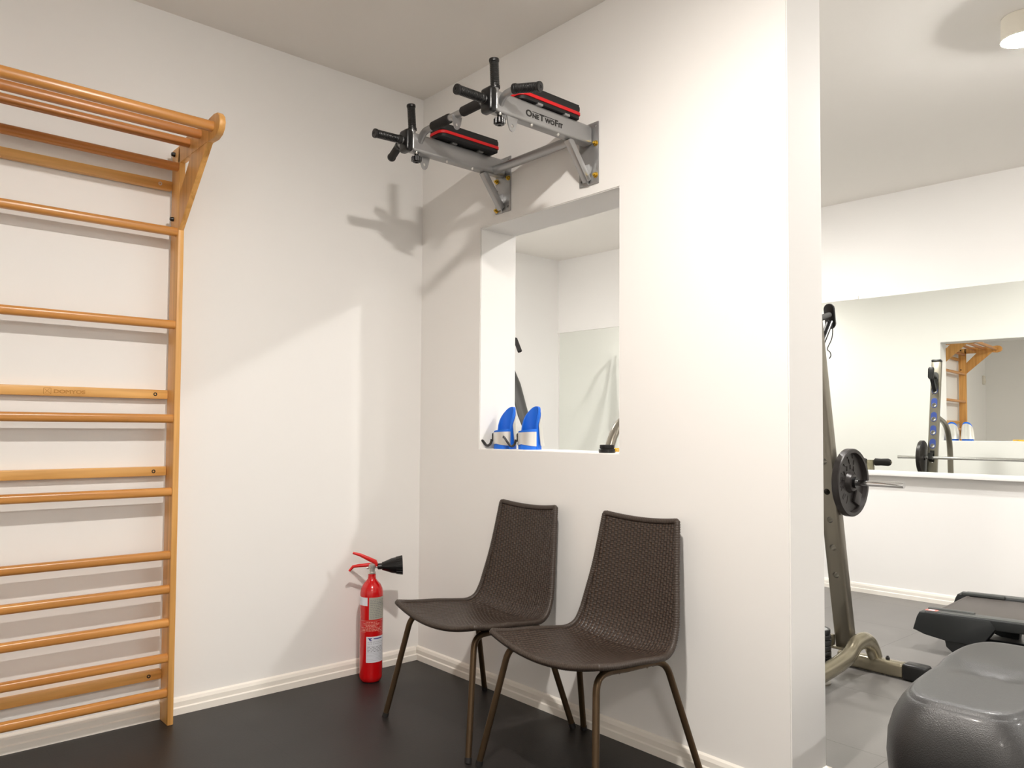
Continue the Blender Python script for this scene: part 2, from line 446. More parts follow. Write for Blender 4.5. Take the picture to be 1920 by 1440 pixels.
# burnt-in logo on the slat
yl = -1.525
mes = [text_mesh('DOMYOS', .0165, 't', M_engrave, s_, (.0303, yl+.027, 1.1655), (0, 1, 0), (0, 0, 1), sx=1.36, outline=.0005)]
mesh_obj('engraved_logo', mes, s_)
b = MB()
sq = [(yl-.002, 1.161), (yl+.020, 1.161), (yl+.020, 1.182), (yl-.002, 1.182)]
pth = fillet([(.0303, (yl+.009), 1.161), (.0303, yl+.020, 1.161), (.0303, yl+.020, 1.182), (.0303, yl-.002, 1.182), (.0303, yl-.002, 1.161), (.0303, yl+.009, 1.161)], .003, 4)
b.tube(pth, .0005, 6); b.tube([(.0303, yl, 1.179), (.0303, yl+.019, 1.163)], .0006, 6); b.tube([(.0303, yl+.008, 1.172), (.0303, yl+.015, 1.179)], .0006, 6); b.tube([(.0303, yl+.008, 1.172), (.0303, yl+.002, 1.164)], .0006, 6)
b.build('engraved_square', M_engrave, s_)
# overhanging brackets
def bracket(ya, yb):
    top = [(.085, 2.066), (.125, 2.083), (.165, 2.089), (.205, 2.084), (.235, 2.083), (.295, 2.086), (.335, 2.080), (.36, 2.079), (.39, 2.086), (.43, 2.091), (.46, 2.086), (.479, 2.070), (.485, 2.050), (.479, 2.030), (.462, 2.015), (.43, 2.007), (.38, 2.012), (.20, 2.012), (.085, 2.012)]
    br = MB().prism(top, ya, yb, ax=(1, 0, 0), ay=(0, 0, 1), n=(0, 1, 0), bevel=.003).build('bracket_arm', M_wood_post, wb)
    st = [(.102, 1.766), (.102, 1.895), (.215, 2.013), (.378, 2.013)]
    return br, st
for (ya, yb) in ((Y0-.021, Y0), (Y1-.021, Y1)):
    br, st = bracket(ya, yb)
    MB().prism(st, ya+.001, yb-.001, ax=(1, 0, 0), ay=(0, 0, 1), n=(0, 1, 0), bevel=.002).build('strut', M_wood_post, wb)
    for z in (2.055, 1.815):
        s0 = ya if ya < -2 else ya
        side = Y0-.021 if yb == Y0 else Y1
        d = -1 if yb == Y0 else 1
        MB().lathe([(.008, 0), (.008, .006), (.006, .012), (0, .013)], (.045, side, z), (0, d, 0), 14).build('bolt_cap', M_black_pl, wb)
for x, z in ((.420, 2.050), (.306, 2.056), (.196, 2.056)):
    rung(x, z, .0150 if x < .4 else .0165, .0150 if x < .4 else .0165, M_wood_dark if x < .4 else M_wood_rung)

# ------------------------------------------------------------ wicker chairs
CX = .768
ch = thing('wicker_chair', 'dark brown woven chair standing in the corner beside the red extinguisher', 'chair', (CX, -.27, 0), 'wicker chairs against the partition')
prof = [(-.468, .414, .236), (-.40, .404, .235), (-.30, .396, .230), (-.21, .386, .222), (-.160, .384, .214), (-.125, .400, .207), (-.104, .435, .202), (-.090, .480, .196), (-.064, .600, .176), (-.036, .767, .156)]
cp = catmull(prof, 10)
n_u = 24
def sagf(t):   # t 0 front .. 1 top
    return .036*(1-t)**.8*1.0+.010*t if t < .45 else .022*(1-t)/.55*.8+.014
arc = [0]
for a, c_ in zip(cp, cp[1:]): arc.append(arc[-1]+math.hypot(c_.x-a.x, c_.y-a.y))
rows = []; uvs = []
for i, p in enumerate(cp):
    q0 = cp[max(i-1, 0)]; q1 = cp[min(i+1, len(cp)-1)]
    ty, tz = q1.x-q0.x, q1.y-q0.y; l = math.hypot(ty, tz); ty /= l; tz /= l
    ny, nz = tz, -ty       # points down / towards the wall
    t = arc[i]/arc[-1]; sg = sagf(t); row = []; ur = []; dip = .009*max(0, (t-.72)/.28)**1.6
    for k in range(n_u+1):
        uu = -1+2*k/n_u; o_ = sg*(1-uu*uu)
        row.append(Vector((CX+uu*p.z, p.x+ny*o_, p.y+nz*o_-dip*(1-uu*uu)))); ur.append((uu*p.z/.0135+60, arc[i]/.0072))
    rows.append(row); uvs.append(ur)
b = MB(); b.grid(rows, uvs)
shell = b.build('seat_shell', M_wicker, ch, sharp=180)
sm = shell.modifiers.new('thick', 'SOLIDIFY'); sm.thickness = .009; sm.offset = 0
# rim
edge = [r_[0] for r_ in rows] + rows[-1][1:] + [r_[-1] for r_ in rows[::-1]][1:] + rows[0][::-1][1:-1]
L = [0]
for a, c_ in zip(edge, edge[1:]+edge[:1]): L.append(L[-1]+(c_-a).length)
N = 900; pts = []; rad = []
j = 0; ec = edge+[edge[0]]
for k in range(N):
    d = L[-1]*k/N
    while L[j+1] < d: j += 1
    f = (d-L[j])/(L[j+1]-L[j]); pts.append(ec[j].lerp(ec[j+1], f)); rad.append(.0102 if k % 3 else .0086)
for _ in range(6): pts = [(pts[i-1]+pts[i]*2+pts[(i+1) % N])/4 for i in range(N)]
MB().tube(pts, rad, 10, closed=True).build('woven_rim', M_wick_rim, ch, sharp=80)
for sx in (-1, 1):
    MB().tube([(CX+sx*.185, -.405, .374), (CX+sx*.185, -.30, .366), (CX+sx*.185, -.165, .362)], .0095, 14).build('side_rail', M_bronze, ch)
    for front in (1, 0):
        if front: P = [(CX+sx*.183, -.36, .371), (CX+sx*.19, -.432, .372), (CX+sx*.252, -.500, .010)]
        else: P = [(CX+sx*.183, -.19, .362), (CX+sx*.19, -.137, .362), (CX+sx*.252, -.042, .010)]
        lg = MB().tube(fillet(P, .045, 8), .0105, 16).build('leg', M_bronze, ch)
        q = Vector(P[2]); dn = (q-Vector(P[1])).normalized()
        MB().cyl(q+dn*-.006, (q.x+dn.x*.01, q.y+dn.y*.01, 0), .0115, 16).build('foot_cap', M_print, lg)
MB().tube([(CX-.183, -.33, .362), (CX+.183, -.33, .362)], .006, 12).build('cross_rail', M_bronze, ch)
MB().tube([(CX-.183, -.21, .356), (CX+.183, -.21, .356)], .006, 12).build('cross_rail', M_bronze, ch)
c2 = copy_tree(ch); c2.location = (1.322, -.272, 0); c2.rotation_euler = (0, 0, R(-1.8))
ch.location = (CX+.010, -.273, 0); ch.rotation_euler = (0, 0, R(-1.3))
c2['label'] = 'dark brown woven chair further from the corner, nearer the open partition end'

# ------------------------------------------------------------ fire extinguisher
EX, EY = .128, -.325
ex = thing('fire_extinguisher', 'red fire extinguisher with a black horn standing on the floor by the corner', 'fire extinguisher', (EX, EY, 0))
vd = (Vector((2.979, -2.048, 0))-Vector((EX, EY, 0))).normalized(); hd = Vector((-vd.y, vd.x, 0))   # faces the room / sideways
RB = .048
body = MB().lathe([(0, .004), (.030, 0), (.040, .003), (.046, .012), (.048, .022), (.048, .355), (.0475, .368), (.044, .384), (.036, .400), (.024, .413), (.0175, .422), (.016, .432), (.016, .448), (0, .448)], (EX, EY, 0), seg=48).build('cylinder_body', M_red, ex)
def P(h, z, d=0): return Vector((EX, EY, 0))+hd*h+vd*d+Vector((0, 0, z))
MB().lathe([(.018, .444), (.018, .450), (.013, .452), (.013, .468), (.016, .470), (.016, .480), (.010, .486), (0, .486)], (EX, EY, 0), seg=20).build('valve', M_steel, ex)
MB().cyl(P(-.022, .468), P(.03, .472), .006, 14).build('valve_pin', M_steel, ex)
b = MB(); b.tube([P(.018, .476), P(-.01, .480), P(-.055, .477), P(-.078, .474), P(-.094, .456)], [.007, .008, .007, .0065, .005], 10, flat=(1, 1)); b.build('carry_handle', M_red2, ex)
b = MB(); b.tube([P(.02, .474), P(.012, .492), P(-.015, .505), P(-.05, .522), P(-.08, .531)], [.008, .010, .009, .007, .005], 10); b.build('squeeze_lever', M_red2, ex)
hb = P(.022, .472); ax_ = (hd+Vector((0, 0, .04))).normalized()
hn = MB().lathe([(0, 0), (.010, 0), (.013, .004), (.013, .018), (.017, .020), (.019, .028), (.031, .060), (.037, .090), (.040, .105), (.0385, .105), (.034, .088), (.014, .03), (0, .03)], hb, ax_, 28).build('discharge_horn', M_black_pl, ex)
x_, y_, d_ = basis(ax_)
b = MB()
for k in range(20):
    a = 2*math.pi*k/20; v_ = x_*math.cos(a)+y_*math.sin(a)
    b.cyl(hb+d_*.078+v_*.0348, hb+d_*.104+v_*.0398, .0012, 6)
b.build('horn_ribs', M_black_pl, hn)
def patch(name, a0, a1, z0, z1, mt, parent, off=.0006, n=14):
    b = MB(); rr_ = RB+off
    b.grid([[Vector((EX, EY, z))+(vd*math.cos(R(a0+(a1-a0)*k/n))+hd*math.sin(R(a0+(a1-a0)*k/n)))*rr_ for k in range(n+1)] for z in (z0, z1)])
    return b.build(name, mt, parent, normals=False)
def lines(name, rows_, mt, parent, off=.0011):
    b = MB(); rr_ = RB+off
    for (a0, a1, z, h) in rows_:
        n = max(2, int((a1-a0)/8))
        b.grid([[Vector((EX, EY, zz))+(vd*math.cos(R(a0+(a1-a0)*k/n))+hd*math.sin(R(a0+(a1-a0)*k/n)))*rr_ for k in range(n+1)] for zz in (z-h/2, z+h/2)])
    return b.build(name, mt, parent, normals=False)
def words(a0, a1, z, h, gap=3.5):
    out = []; a = a0
    while a < a1-3:
        w_ = random.uniform(5, 14); out.append((a, min(a+w_, a1), z, h)); a += w_+gap
    return out
gl = patch('grey_label', -12, 78, .262, .352, M_grey_lab, body)
rw = []
for k in range(11): rw += words(-6, 60 if k % 3 else 68, .342-.0072*k, .0018)
rw.append((-6, 60, .3295, .0008)); rw.append((69, 71, .31, .05))
lines('label_print', rw, M_text_grey, gl)
sl = patch('small_sticker', -84, -20, .318, .352, M_white_lab, body)
wl = patch('white_label', -24, 74, .086, .192, M_white_lab, body)
rw = words(-16, 66, .170, .0012)+words(-16, 60, .163, .0012)
for k in range(11): rw.append((-20, 70, .152-.0058*k, .0005))
for k in range(4): rw += words(-18, 68, .149-.0058*k, .0016, 8)
lines('label_print', rw, M_text_grey, wl)
lines('label_mark', [(-16, 4, .1845, .0035), (-10, -2, .1805, .0045), (-7, 4, .1765, .0030), (12, 60, .1835, .004)], M_blue_print, wl)
rw = []
for k in range(7):
    wd = (34, 46, 40, 34, 58, 52, 60)[k]; rw += words(-wd+6, wd-4, .251-.0058*k, .0030, 2.5)
rw += [(-62, 66, .2565, .0010), (-62, -28, .2105, .0010), (34, 66, .2105, .0010)]
lines('body_print', rw, M_text_red, body)

# ------------------------------------------------------------ pull-up station
pu = thing('pull_up_bar', 'wall-mounted silver pull-up and dip station with red-edged pads above the opening', 'pull-up bar', (.826, 0, 2.055))
AZ = 2.120
def grip(p0, p1, name='grip', parent=pu, r=.0148):
    p0 = Vector(p0); p1 = Vector(p1); d = (p1-p0); Lg = d.length; d.normalize()
    prof_ = [(0, 0), (r*1.12, 0), (r*1.15, .004), (r*1.12, .009), (r*.96, .011)]
    z = .013
    while z < Lg-.014: prof_ += [(r*.95, z), (r*1.03, z+.003)]; z += .006
    prof_ += [(r*.96, Lg-.011), (r*1.12, Lg-.009), (r*1.15, Lg-.004), (r*1.08, Lg), (r*.35, Lg), (r*.35, Lg-.002), (0, Lg-.002)]
    return MB().lathe(prof_, p0, d, 24).build(name, M_black_rub, parent)
for ax0, s in ((1.066, 1), (.585, -1)):
    # arm: rounded square tube
    arm = MB().bb(ax0-.0225, ax0+.0225, -.466, -.007, 2.085, 2.155, bevel=.011, seg=4).build('arm', M_silver, pu)
    plate = MB().bb(ax0-.047, ax0+.047, -.006, -.0005, 1.943, 2.168, bevel=.001).build('wall_plate', M_silver, pu)
    bool_cut(plate, [((ax0+dx, -.02, z), (ax0+dx, .02, z), .0045) for dx, z in ((-.034*s, 2.153), (.034, 2.153), (-.034, 2.153), (.034*-s, 1.962), (-.034, 2.035))])
    # bolts
    for dx, z in (((.036, 2.088), (.036, 1.972)) if s == 1 else ((.036, 2.078), (-.036, 1.957), (-.036, 2.078))):
        b = MB(); b.lathe([(.0105, 0), (.0105, .002), (.0075, .0025), (.0075, .009), (.004, .0095), (.004, .015), (0, .015)], (ax0+dx, -.006, z), (0, -1, 0), 12); b.build('bolt', M_brass, pu)
    # strut + weld fins
    a = Vector((ax0, -.112, 2.088)); e_ = Vector((ax0, -.012, 1.955)); d = (e_-a)
    rot = Matrix((Vector((1, 0, 0)), d.normalized().cross(Vector((1, 0, 0))), d.normalized())).transposed()
    MB().box((a+e_)/2, (.026, .026, d.length), rot, bevel=.004).build('strut', M_silver, pu)
    MB().prism([(-.0, 1.94), (-.045, 2.00), (-.0, 2.02)], -.002, .002, o=(ax0, -.006, 0), ax=(0, 1, 0), ay=(0, 0, 1), n=(1, 0, 0)).build('gusset', M_silver, pu)
    # end cap
    b = MB(); b.bb(ax0-.028, ax0+.028, -.495, -.463, 2.078, 2.162, bevel=.012, seg=5); b.build('end_cap', M_black_pl, pu)
    # upright grip and stub
    st = MB().cyl((ax0, -.452, 2.148), (ax0+.001, -.453, 2.172), .0125).build('grip_stub', M_silver, pu)
    grip((ax0+.0005, -.4525, 2.167), (ax0+s*.001, -.4585, 2.263))
    # forward grip
    MB().cyl((ax0, -.490, 2.12), (ax0, -.512, 2.12), .0115).build('grip_stub', M_silver, pu)
    grip((ax0, -.503, 2.120), (ax0+.003*s, -.614, 2.117))
    # outward grip on a bent tube
    cx = .826
    pth = fillet([(cx+s*.245, -.44, 2.105), (cx+s*.285, -.452, 2.132), (cx+s*.345, -.448, 2.137), (cx+s*.40, -.432, 2.126)], .018, 6)
    MB().tube(pth, .0115, 16).build('bent_tube', M_silver, pu)
    grip((cx+s*.330, -.450, 2.137), (cx+s*.428, -.425, 2.119))
    # knob below
    b = MB(); b.lathe([(.008, .004), (.008, -.010), (.016, -.013), (.0165, -.030), (.012, -.034), (.006, -.034), (.006, -.030), (0, -.030)], (ax0, -.432, 2.085), (0, 0, 1), 24)
    for k in range(8):
        a_ = 2*math.pi*k/8; b.cyl((ax0+.0155*math.cos(a_), -.432+.0155*math.sin(a_), 2.072), (ax0+.0155*math.cos(a_), -.432+.0155*math.sin(a_), 2.055), .0042, 10)
    b.build('knob', M_black_pl, pu)
    # hanging eye
    n_ = 12
    outl = [(.024, 2.088), (.018, 2.060)]+[(.014*math.sin(R(90+180*k/n_)), 2.052+.015*math.cos(R(90+180*k/n_))) for k in range(1, n_)]+[(-.018, 2.060), (-.024, 2.088)]
    ey = MB().prism(outl, -.002, .002, o=(ax0+.012*s, -.388, 0), ax=(0, 1, 0), ay=(0, 0, 1), n=(1, 0, 0)).build('eye_tab', M_silver, pu)
    bool_cut(ey, [((ax0-.05, -.388, 2.056), (ax0+.05, -.388, 2.056), .006)])
    # small bolts under arm
    for yy in (-.462+.022, -.30, -.175):
        MB().lathe([(.005, 0), (.005, -.005), (.003, -.009), (0, -.009)], (ax0+.012, yy, 2.087), (0, 0, 1), 10).build('screw', M_steel, pu)
    # pad
    pcx = ax0-s*.016
    for (z0, z1, mt, nm, gw) in ((2.158, 2.170, M_vinyl_bl, 'pad_base', -.002), (2.170, 2.181, M_red_vin, 'pad_trim', .001), (2.181, 2.206, M_vinyl_bl, 'pad', 0)):
        x0, x1, y0, y1 = pcx-.046-gw, pcx+.046+gw, -.362-gw, -.078+gw; c_ = .026
        pl = []
        for (qx, qy, a0) in ((x1-c_, y0+c_, -90), (x1-c_, y1-c_, 0), (x0+c_, y1-c_, 90), (x0+c_, y0+c_, 180)):
            cc = c_ if a0 in (-90, 180) else .01
            qx2 = (x1-cc) if a0 in (-90, 0) else (x0+cc); qy2 = (y0+cc) if a0 in (-90, 180) else (y1-cc)
            for k in range(7): pl.append((qx2+cc*math.cos(R(a0+15*k)), qy2+cc*math.sin(R(a0+15*k))))
        MB().prism(pl, z0, z1, ax=(1, 0, 0), ay=(0, 1, 0), bevel=(.009 if nm == 'pad' else .001), seg=4).build(nm, mt, pu)
    for yy in (-.275, -.145):
        MB().bb(pcx-.02, ax0+.030, yy-.012, yy+.012, 2.152, 2.160, bevel=.001).build('pad_bracket', M_silver, pu)
# bars between the arms
MB().cyl((.605, -.062, 2.103), (1.046, -.062, 2.103), .0175).build('rear_crossbar', M_silver, pu)
MB().tube(fillet([(.600, -.430, 2.125), (.632, -.432, 2.155), (.74, -.432, 2.157), (.912, -.432, 2.157), (1.020, -.432, 2.155), (1.052, -.430, 2.125)], .02, 5), .0125, 18).build('front_crossbar', M_silver, pu)
for x0, x1 in ((.684, .786), (.862, .966)):
    MB().lathe([(.0125, 0), (.0165, 0), (.0172, .003), (.0172, x1-x0-.003), (.0165, x1-x0), (.0125, x1-x0)], (x0+.006, -.432, 2.157), (1, 0, 0), 20).build('foam_sleeve', M_foam, pu)
outl = [(.022, 2.145), (.017, 2.118)]+[(.013*math.sin(R(90+15*k)), 2.111+.014*math.cos(R(90+15*k))) for k in range(1, 12)]+[(-.017, 2.118), (-.022, 2.145)]
ey = MB().prism(outl, -.002, .002, o=(.833, -.432, .007), ax=(0, 1, 0), ay=(0, 0, 1), n=(1, 0, 0)).build('eye_tab', M_silver, pu)
bool_cut(ey, [((.78, -.432, 2.121), (.87, -.432, 2.121), .0055)])
# lettering on the arm
arm_r = [o for o in bpy.data.objects if o.name.startswith('arm') and o.parent == pu][0]
fx = 1.0887; zb_ = 2.1045; mes = []; y = 0; place = []
for s_t, sz in (('O', .030), ('NE', .021), ('T', .030), ('WO', .021), ('F', .030), ('IT', .021)):
    me = text_mesh(s_t, sz, 't', M_print, None, (0, 0, 0), (0, 1, 0), (0, 0, 1), offset=.0011, depth=.0004)
    ys = [v.co.y for v in me.vertices]; me.transform(Matrix.Translation((0, y-min(ys), 0))); place.append((y, y+max(ys)-min(ys)))
    y += max(ys)-min(ys)+.0022; mes.append(me)
k_ = .174/(y-.0022)
org = pu.location
for me in mes: me.transform(Matrix.Translation(Vector((fx, -.336, zb_))-org) @ Matrix.Diagonal((1, k_, 1, 1)))
mesh_obj('lettering', mes, arm_r)
b = MB(); b.bb(fx-.0003, fx+.0004, -.336+place[1][0]*k_, -.336+place[3][1]*k_, zb_+.0190, zb_+.0212); b.build('lettering_bar', M_print, arm_r)

# ------------------------------------------------------------ things on the sill
SZ = WZ0
def boot(cx, cy, yawd, label):
    t = thing('gravity_boot', label, 'gravity boot', (cx, cy, SZ), 'gravity boots on the sill')
    q = R(yawd); ex_ = Vector((math.cos(q), math.sin(q), 0)); ey_ = Vector((-math.sin(q), math.cos(q), 0)); o = Vector((cx, cy, SZ))
    def ring(a, rx, ry): return ex_*(rx*math.cos(a))+ey_*(ry*math.sin(a))
    def shell_(a0, a1, rx, ry, zlo, zhi, th, n=28, m_=14, flare=0):
        rows_o = []; rows_i = []
        for i in range(m_+1):
            ro = []; ri = []
            for k in range(n+1):
                a = R(a0+(a1-a0)*k/n); lo_, hi_ = zlo(a), zhi(a); z = lo_+(hi_-lo_)*i/m_; f = 1+flare*(1-(z/.18))**2
                ro.append(o+ring(a, rx*f, ry*f)+Vector((0, 0, z))); ri.append(o+ring(a, rx*f-th, ry*f-th)+Vector((0, 0, z)))
            rows_o.append(ro); rows_i.append(ri)
        b = MB()
        loop = [r_+ri[::-1]+[r_[0]] for r_, ri in zip(rows_o, rows_i)]
        b.grid(loop)
        b.grid([rows_i[-1], rows_o[-1]]); b.grid([rows_i[0], rows_o[0]])
        bmesh.ops.remove_doubles(b.bm, verts=b.bm.verts, dist=.00001)
        return b
    RX, RY = .045, .050
    hi_back = lambda a: .060+.118*max(0, math.sin(a))**.42
    shell_(-2, 182, RX, RY, lambda a: 0.0, hi_back, .009, flare=.10).build('back_pad', M_blue, t, sharp=50)
    shell_(8, 172, RX+.0028, RY+.0028, lambda a: .016, lambda a: hi_back(a)*.93-.004, .002, flare=.34).build('back_shell', M_alu, t, sharp=50)
    shell_(182, 358, RX+.002, RY*.80, lambda a: 0.0, lambda a: .078+.006*math.cos(a), .010).build('front_pad', M_blue, t, sharp=50)
    shell_(188, 352, RX+.0055, RY*.80+.0035, lambda a: .022-.008*abs(math.cos(a)), lambda a: .070+.003*math.cos(a), .002).build('front_shell', M_alu, t, sharp=50)
    # strap with rivets on the left, curling hook lever
    a = R(222); pa = o+ring(a, RX+.007, RY*.8+.005); n_ = ring(a, 1, 1).normalized(); tg = Vector((-n_.y, n_.x, 0))
    rot = Matrix((tg, n_, Vector((0, 0, 1)))).transposed()
    sp = MB().box(pa+Vector((0, 0, .048)), (.020, .003, .034), rot, bevel=.0012).build('strap', M_strap, t)
    for dz in (.040, .056): MB().lathe([(.004, 0), (.0035, .0018), (0, .0026)], pa+n_*.0015+Vector((0, 0, dz)), n_, 12).build('rivet', M_chrome, sp)
    p0 = pa-ex_*.004+Vector((0, 0, .04))
    d1 = (-ex_*.6-ey_*.8).normalized()
    hk = catmull([p0+n_*.002, p0+d1*.008+Vector((0, 0, -.020)), p0+d1*.022+Vector((0, 0, -.027)), p0+d1*.036+Vector((0, 0, -.012)), p0+d1*.050+Vector((0, 0, .008)), p0+d1*.057+Vector((0, 0, .011))], 6)
    MB().tube(hk, .0075, 10, flat=(.30, 1)).build('hook', M_strap, t)
    return t
boot(.506, .078, -2, 'blue foam gravity boot on the sill, the one next to the left jamb')
boot(.637, .100, 2, 'blue foam gravity boot on the sill, the one standing clear of the jamb')
# black roll and yellow chain
tp = thing('tape_roll', 'black roll lying on the sill at the right jamb', 'roll', (1.112, .045, SZ))
MB().lathe([(.012, 0), (.029, 0), (.030, .003), (.030, .013), (.028, .015), (.012, .015)], (1.112, .045, SZ), seg=32).build('lower_disc', M_black_pl, tp)
MB().lathe([(.012, .0152), (.025, .0152), (.026, .018), (.026, .027), (.024, .029), (.012, .029), (.012, .0152)], (1.112, .045, SZ), seg=32).build('upper_disc', M_vinyl_bl, tp)
b = MB(); k = 0
cpts = catmull([(1.01, .13, SZ+.006), (1.04, .11, SZ+.008), (1.07, .13, SZ+.006), (1.10, .11, SZ+.007), (1.13, .13, SZ+.010), (1.16, .11, SZ+.012), (1.19, .12, SZ+.006), (1.16, .145, SZ+.006), (1.11, .155, SZ+.006), (1.05, .15, SZ+.006)], 5)
for k, p in enumerate(cpts[:-1]):
    d = (cpts[k+1]-p).normalized(); n_ = Vector((0, 0, 1)) if k % 2 else Vector((-d.y, d.x, .35)).normalized()
    b.torus(p+Vector((0, 0, .002)), n_, .0058, .0019, 12, 6)
tag(b.build('yellow_chain', M_yellow), 'yellow plastic chain heaped behind the black roll on the sill', 'chain')

# ------------------------------------------------------------ squat rack
rk = thing('barbell_rack', 'taupe metal barbell rack with blue-ringed holes behind the partition', 'barbell rack', (.99, 1.2, 0))
lean = -.20
def yu(z): return 1.302+lean*(z-.125)
UX = (.605, 1.380)
for iu, ux in enumerate(UX):
    a = Vector((ux, yu(.115), .115)); e_ = Vector((ux, yu(1.655), 1.655)); d = e_-a; dn = d.normalized()
    fy = dn.cross(Vector((1, 0, 0))); rot = Matrix((Vector((1, 0, 0)), fy, dn)).transposed()
    if fy.y < 0: fy = -fy
    U = MB().box((a+e_)/2, (.076, .050, d.length), rot, bevel=.009, seg=3).build('upright', M_rack, rk)
    holes = [1.395, 1.276, 1.157, 1.043, .93, .80, .68, .56, .44]
    bool_cut(U, [(Vector((ux, yu(z), z))-fy*.06, Vector((ux, yu(z), z))+fy*.06, .0135) for z in holes])
    MB().box(e_+dn*.008, (.078, .052, .022), rot, bevel=.008, seg=3).build('top_cap', M_black_pl, rk)
    for z in holes[:5]:
        o = Vector((ux, yu(z), z))+fy*.0255
        pl = []
        for k in range(9): pl.append((.023*math.cos(R(180+22.5*k)), .023*math.sin(R(180+22.5*k))))
        for k in range(9): pl.append((.023*math.cos(R(22.5*k)), .038+.023*math.sin(R(22.5*k))))
        pt = MB().prism(pl, 0, .0025, o=o, ax=(1, 0, 0), ay=dn, n=fy).build('hole_plate', M_blue_ring, rk)
        bool_cut(pt, [(o-fy*.03, o+fy*.03, .0155)])
        MB().torus(o+fy*.0025, fy, .0165, .002, 20, 6).build('hole_ring', M_chrome, pt)
    # J hook at the top
    hz = 1.515; o = Vector((ux, yu(hz), hz))+fy*.027
    hk = MB().prism([(.022*math.cos(R(180+22.5*k)), -.10+.022*math.sin(R(180+22.5*k))) for k in range(9)]+[(.024*math.cos(R(22.5*k)), .02+.024*math.sin(R(22.5*k))) for k in range(9)], 0, .006, o=o, ax=(1, 0, 0), ay=dn, n=fy).build('hook_plate', M_grip_grey, rk)
    MB().cyl(o, o+fy*.135+dn*.01, .013).build('hook_rod', M_silver if 0 else M_grip_grey, hk)
    MB().prism([(.022*math.cos(R(180+22.5*k)), -.03+.022*math.sin(R(180+22.5*k))) for k in range(9)]+[(.024*math.cos(R(22.5*k)), .035+.024*math.sin(R(22.5*k))) for k in range(9)], 0, .012, o=o+fy*.130, ax=(1, 0, 0), ay=dn, n=fy, bevel=.003).build('hook_stop', M_black_pl, hk)
    MB().tube([o+fy*.13-dn*.02, o+fy*.01-dn*.125], .016, 12, flat=(1, .6)).build('hook_brace', M_black_pl, hk)
    so = o+fy*.12
    MB().tube(catmull([so+Vector((0, 0, -.012)), so+Vector((.012, .012, -.04)), so+Vector((.010, .010, -.09)), so+Vector((-.002, -.006, -.135)), so+Vector((.006, -.0, -.150)), so+Vector((.010, 0, -.165)), so+Vector((.003, 0, -.178))], 5), .0022, 8).build('retaining_cord', M_print, hk)
    # low bar catch
    cz = .842; o = Vector((ux, yu(cz), cz))+fy*.026
    MB().prism([(-.004, -.05), (.004, -.05), (.055, -.035), (.062, .018), (.052, .022), (.046, -.014), (.004, -.018), (.004, .05), (-.004, .05)], -.016, .016, o=o, ax=fy, ay=dn, n=(1, 0, 0)).build('bar_catch', M_black_pl, rk)
    # curved rear brace
    br_ = catmull([(ux, yu(1.19)-.02, 1.20), (ux, .96, 1.17), (ux, .80, 1.135), (ux, .69, 1.07), (ux, .63, .97), (ux, .605, .85), (ux, .60, .74), (ux, .585, .40), (ux, .57, .10)], 8)
    MB().tube(br_, .024, 14, flat=(1.0, .8)).build('rear_brace', M_rack, rk)
    # arched base tube along the wall-to-wall direction
    sgn = 1 if iu else -1; axx = ux+.068*sgn
    ba = catmull([(axx, 1.445, .030), (axx, 1.425, .075), (axx, 1.385, .125), (axx, 1.325, .152), (axx, 1.25, .148), (axx, 1.18, .112), (axx, 1.06, .092), (axx, .90, .078), (axx, .62, .045)], 6)
    MB().tube(ba, .036, 20, flat=(1, .78)).build('base_arch', M_rack_light, rk)
    MB().bb(ux-.045, ux+.045, yu(.12)-.045, yu(.12)+.03, .107, .118, bevel=.002).build('base_plate', M_rack_light, rk)
    f0 = Vector((ux-.09*sgn, 1.425, .034)); f1 = Vector((ux+.20*sgn, 1.425, .034))
    ft = MB().box((f0+f1)/2, (abs(f1.x-f0.x), .062, .062), None, bevel=.014, seg=3).build('foot_tube', M_rack_light, rk)
    MB().box(f1+Vector((.045*sgn, 0, .001)), (.10, .070, .070), None, bevel=.012, seg=3).build('foot_cap', M_black_pl, rk)
    for dx in (-.02, .125):
        MB().lathe([(.009, 0), (.009, .010), (.005, .011), (.005, .016), (0, .016)], (ux+dx*sgn, 1.425, .064), (0, 0, 1), 8).build('bolt', M_print, ft)
    MB().box((axx, .58, .033), (.20, .06, .062), None, bevel=.012).build('foot_tube', M_rack_light, rk)
MB().bb(UX[0]+.03, UX[1]-.03, 1.22, 1.27, .12, .17, bevel=.008).build('cross_tube', M_rack_light, rk)
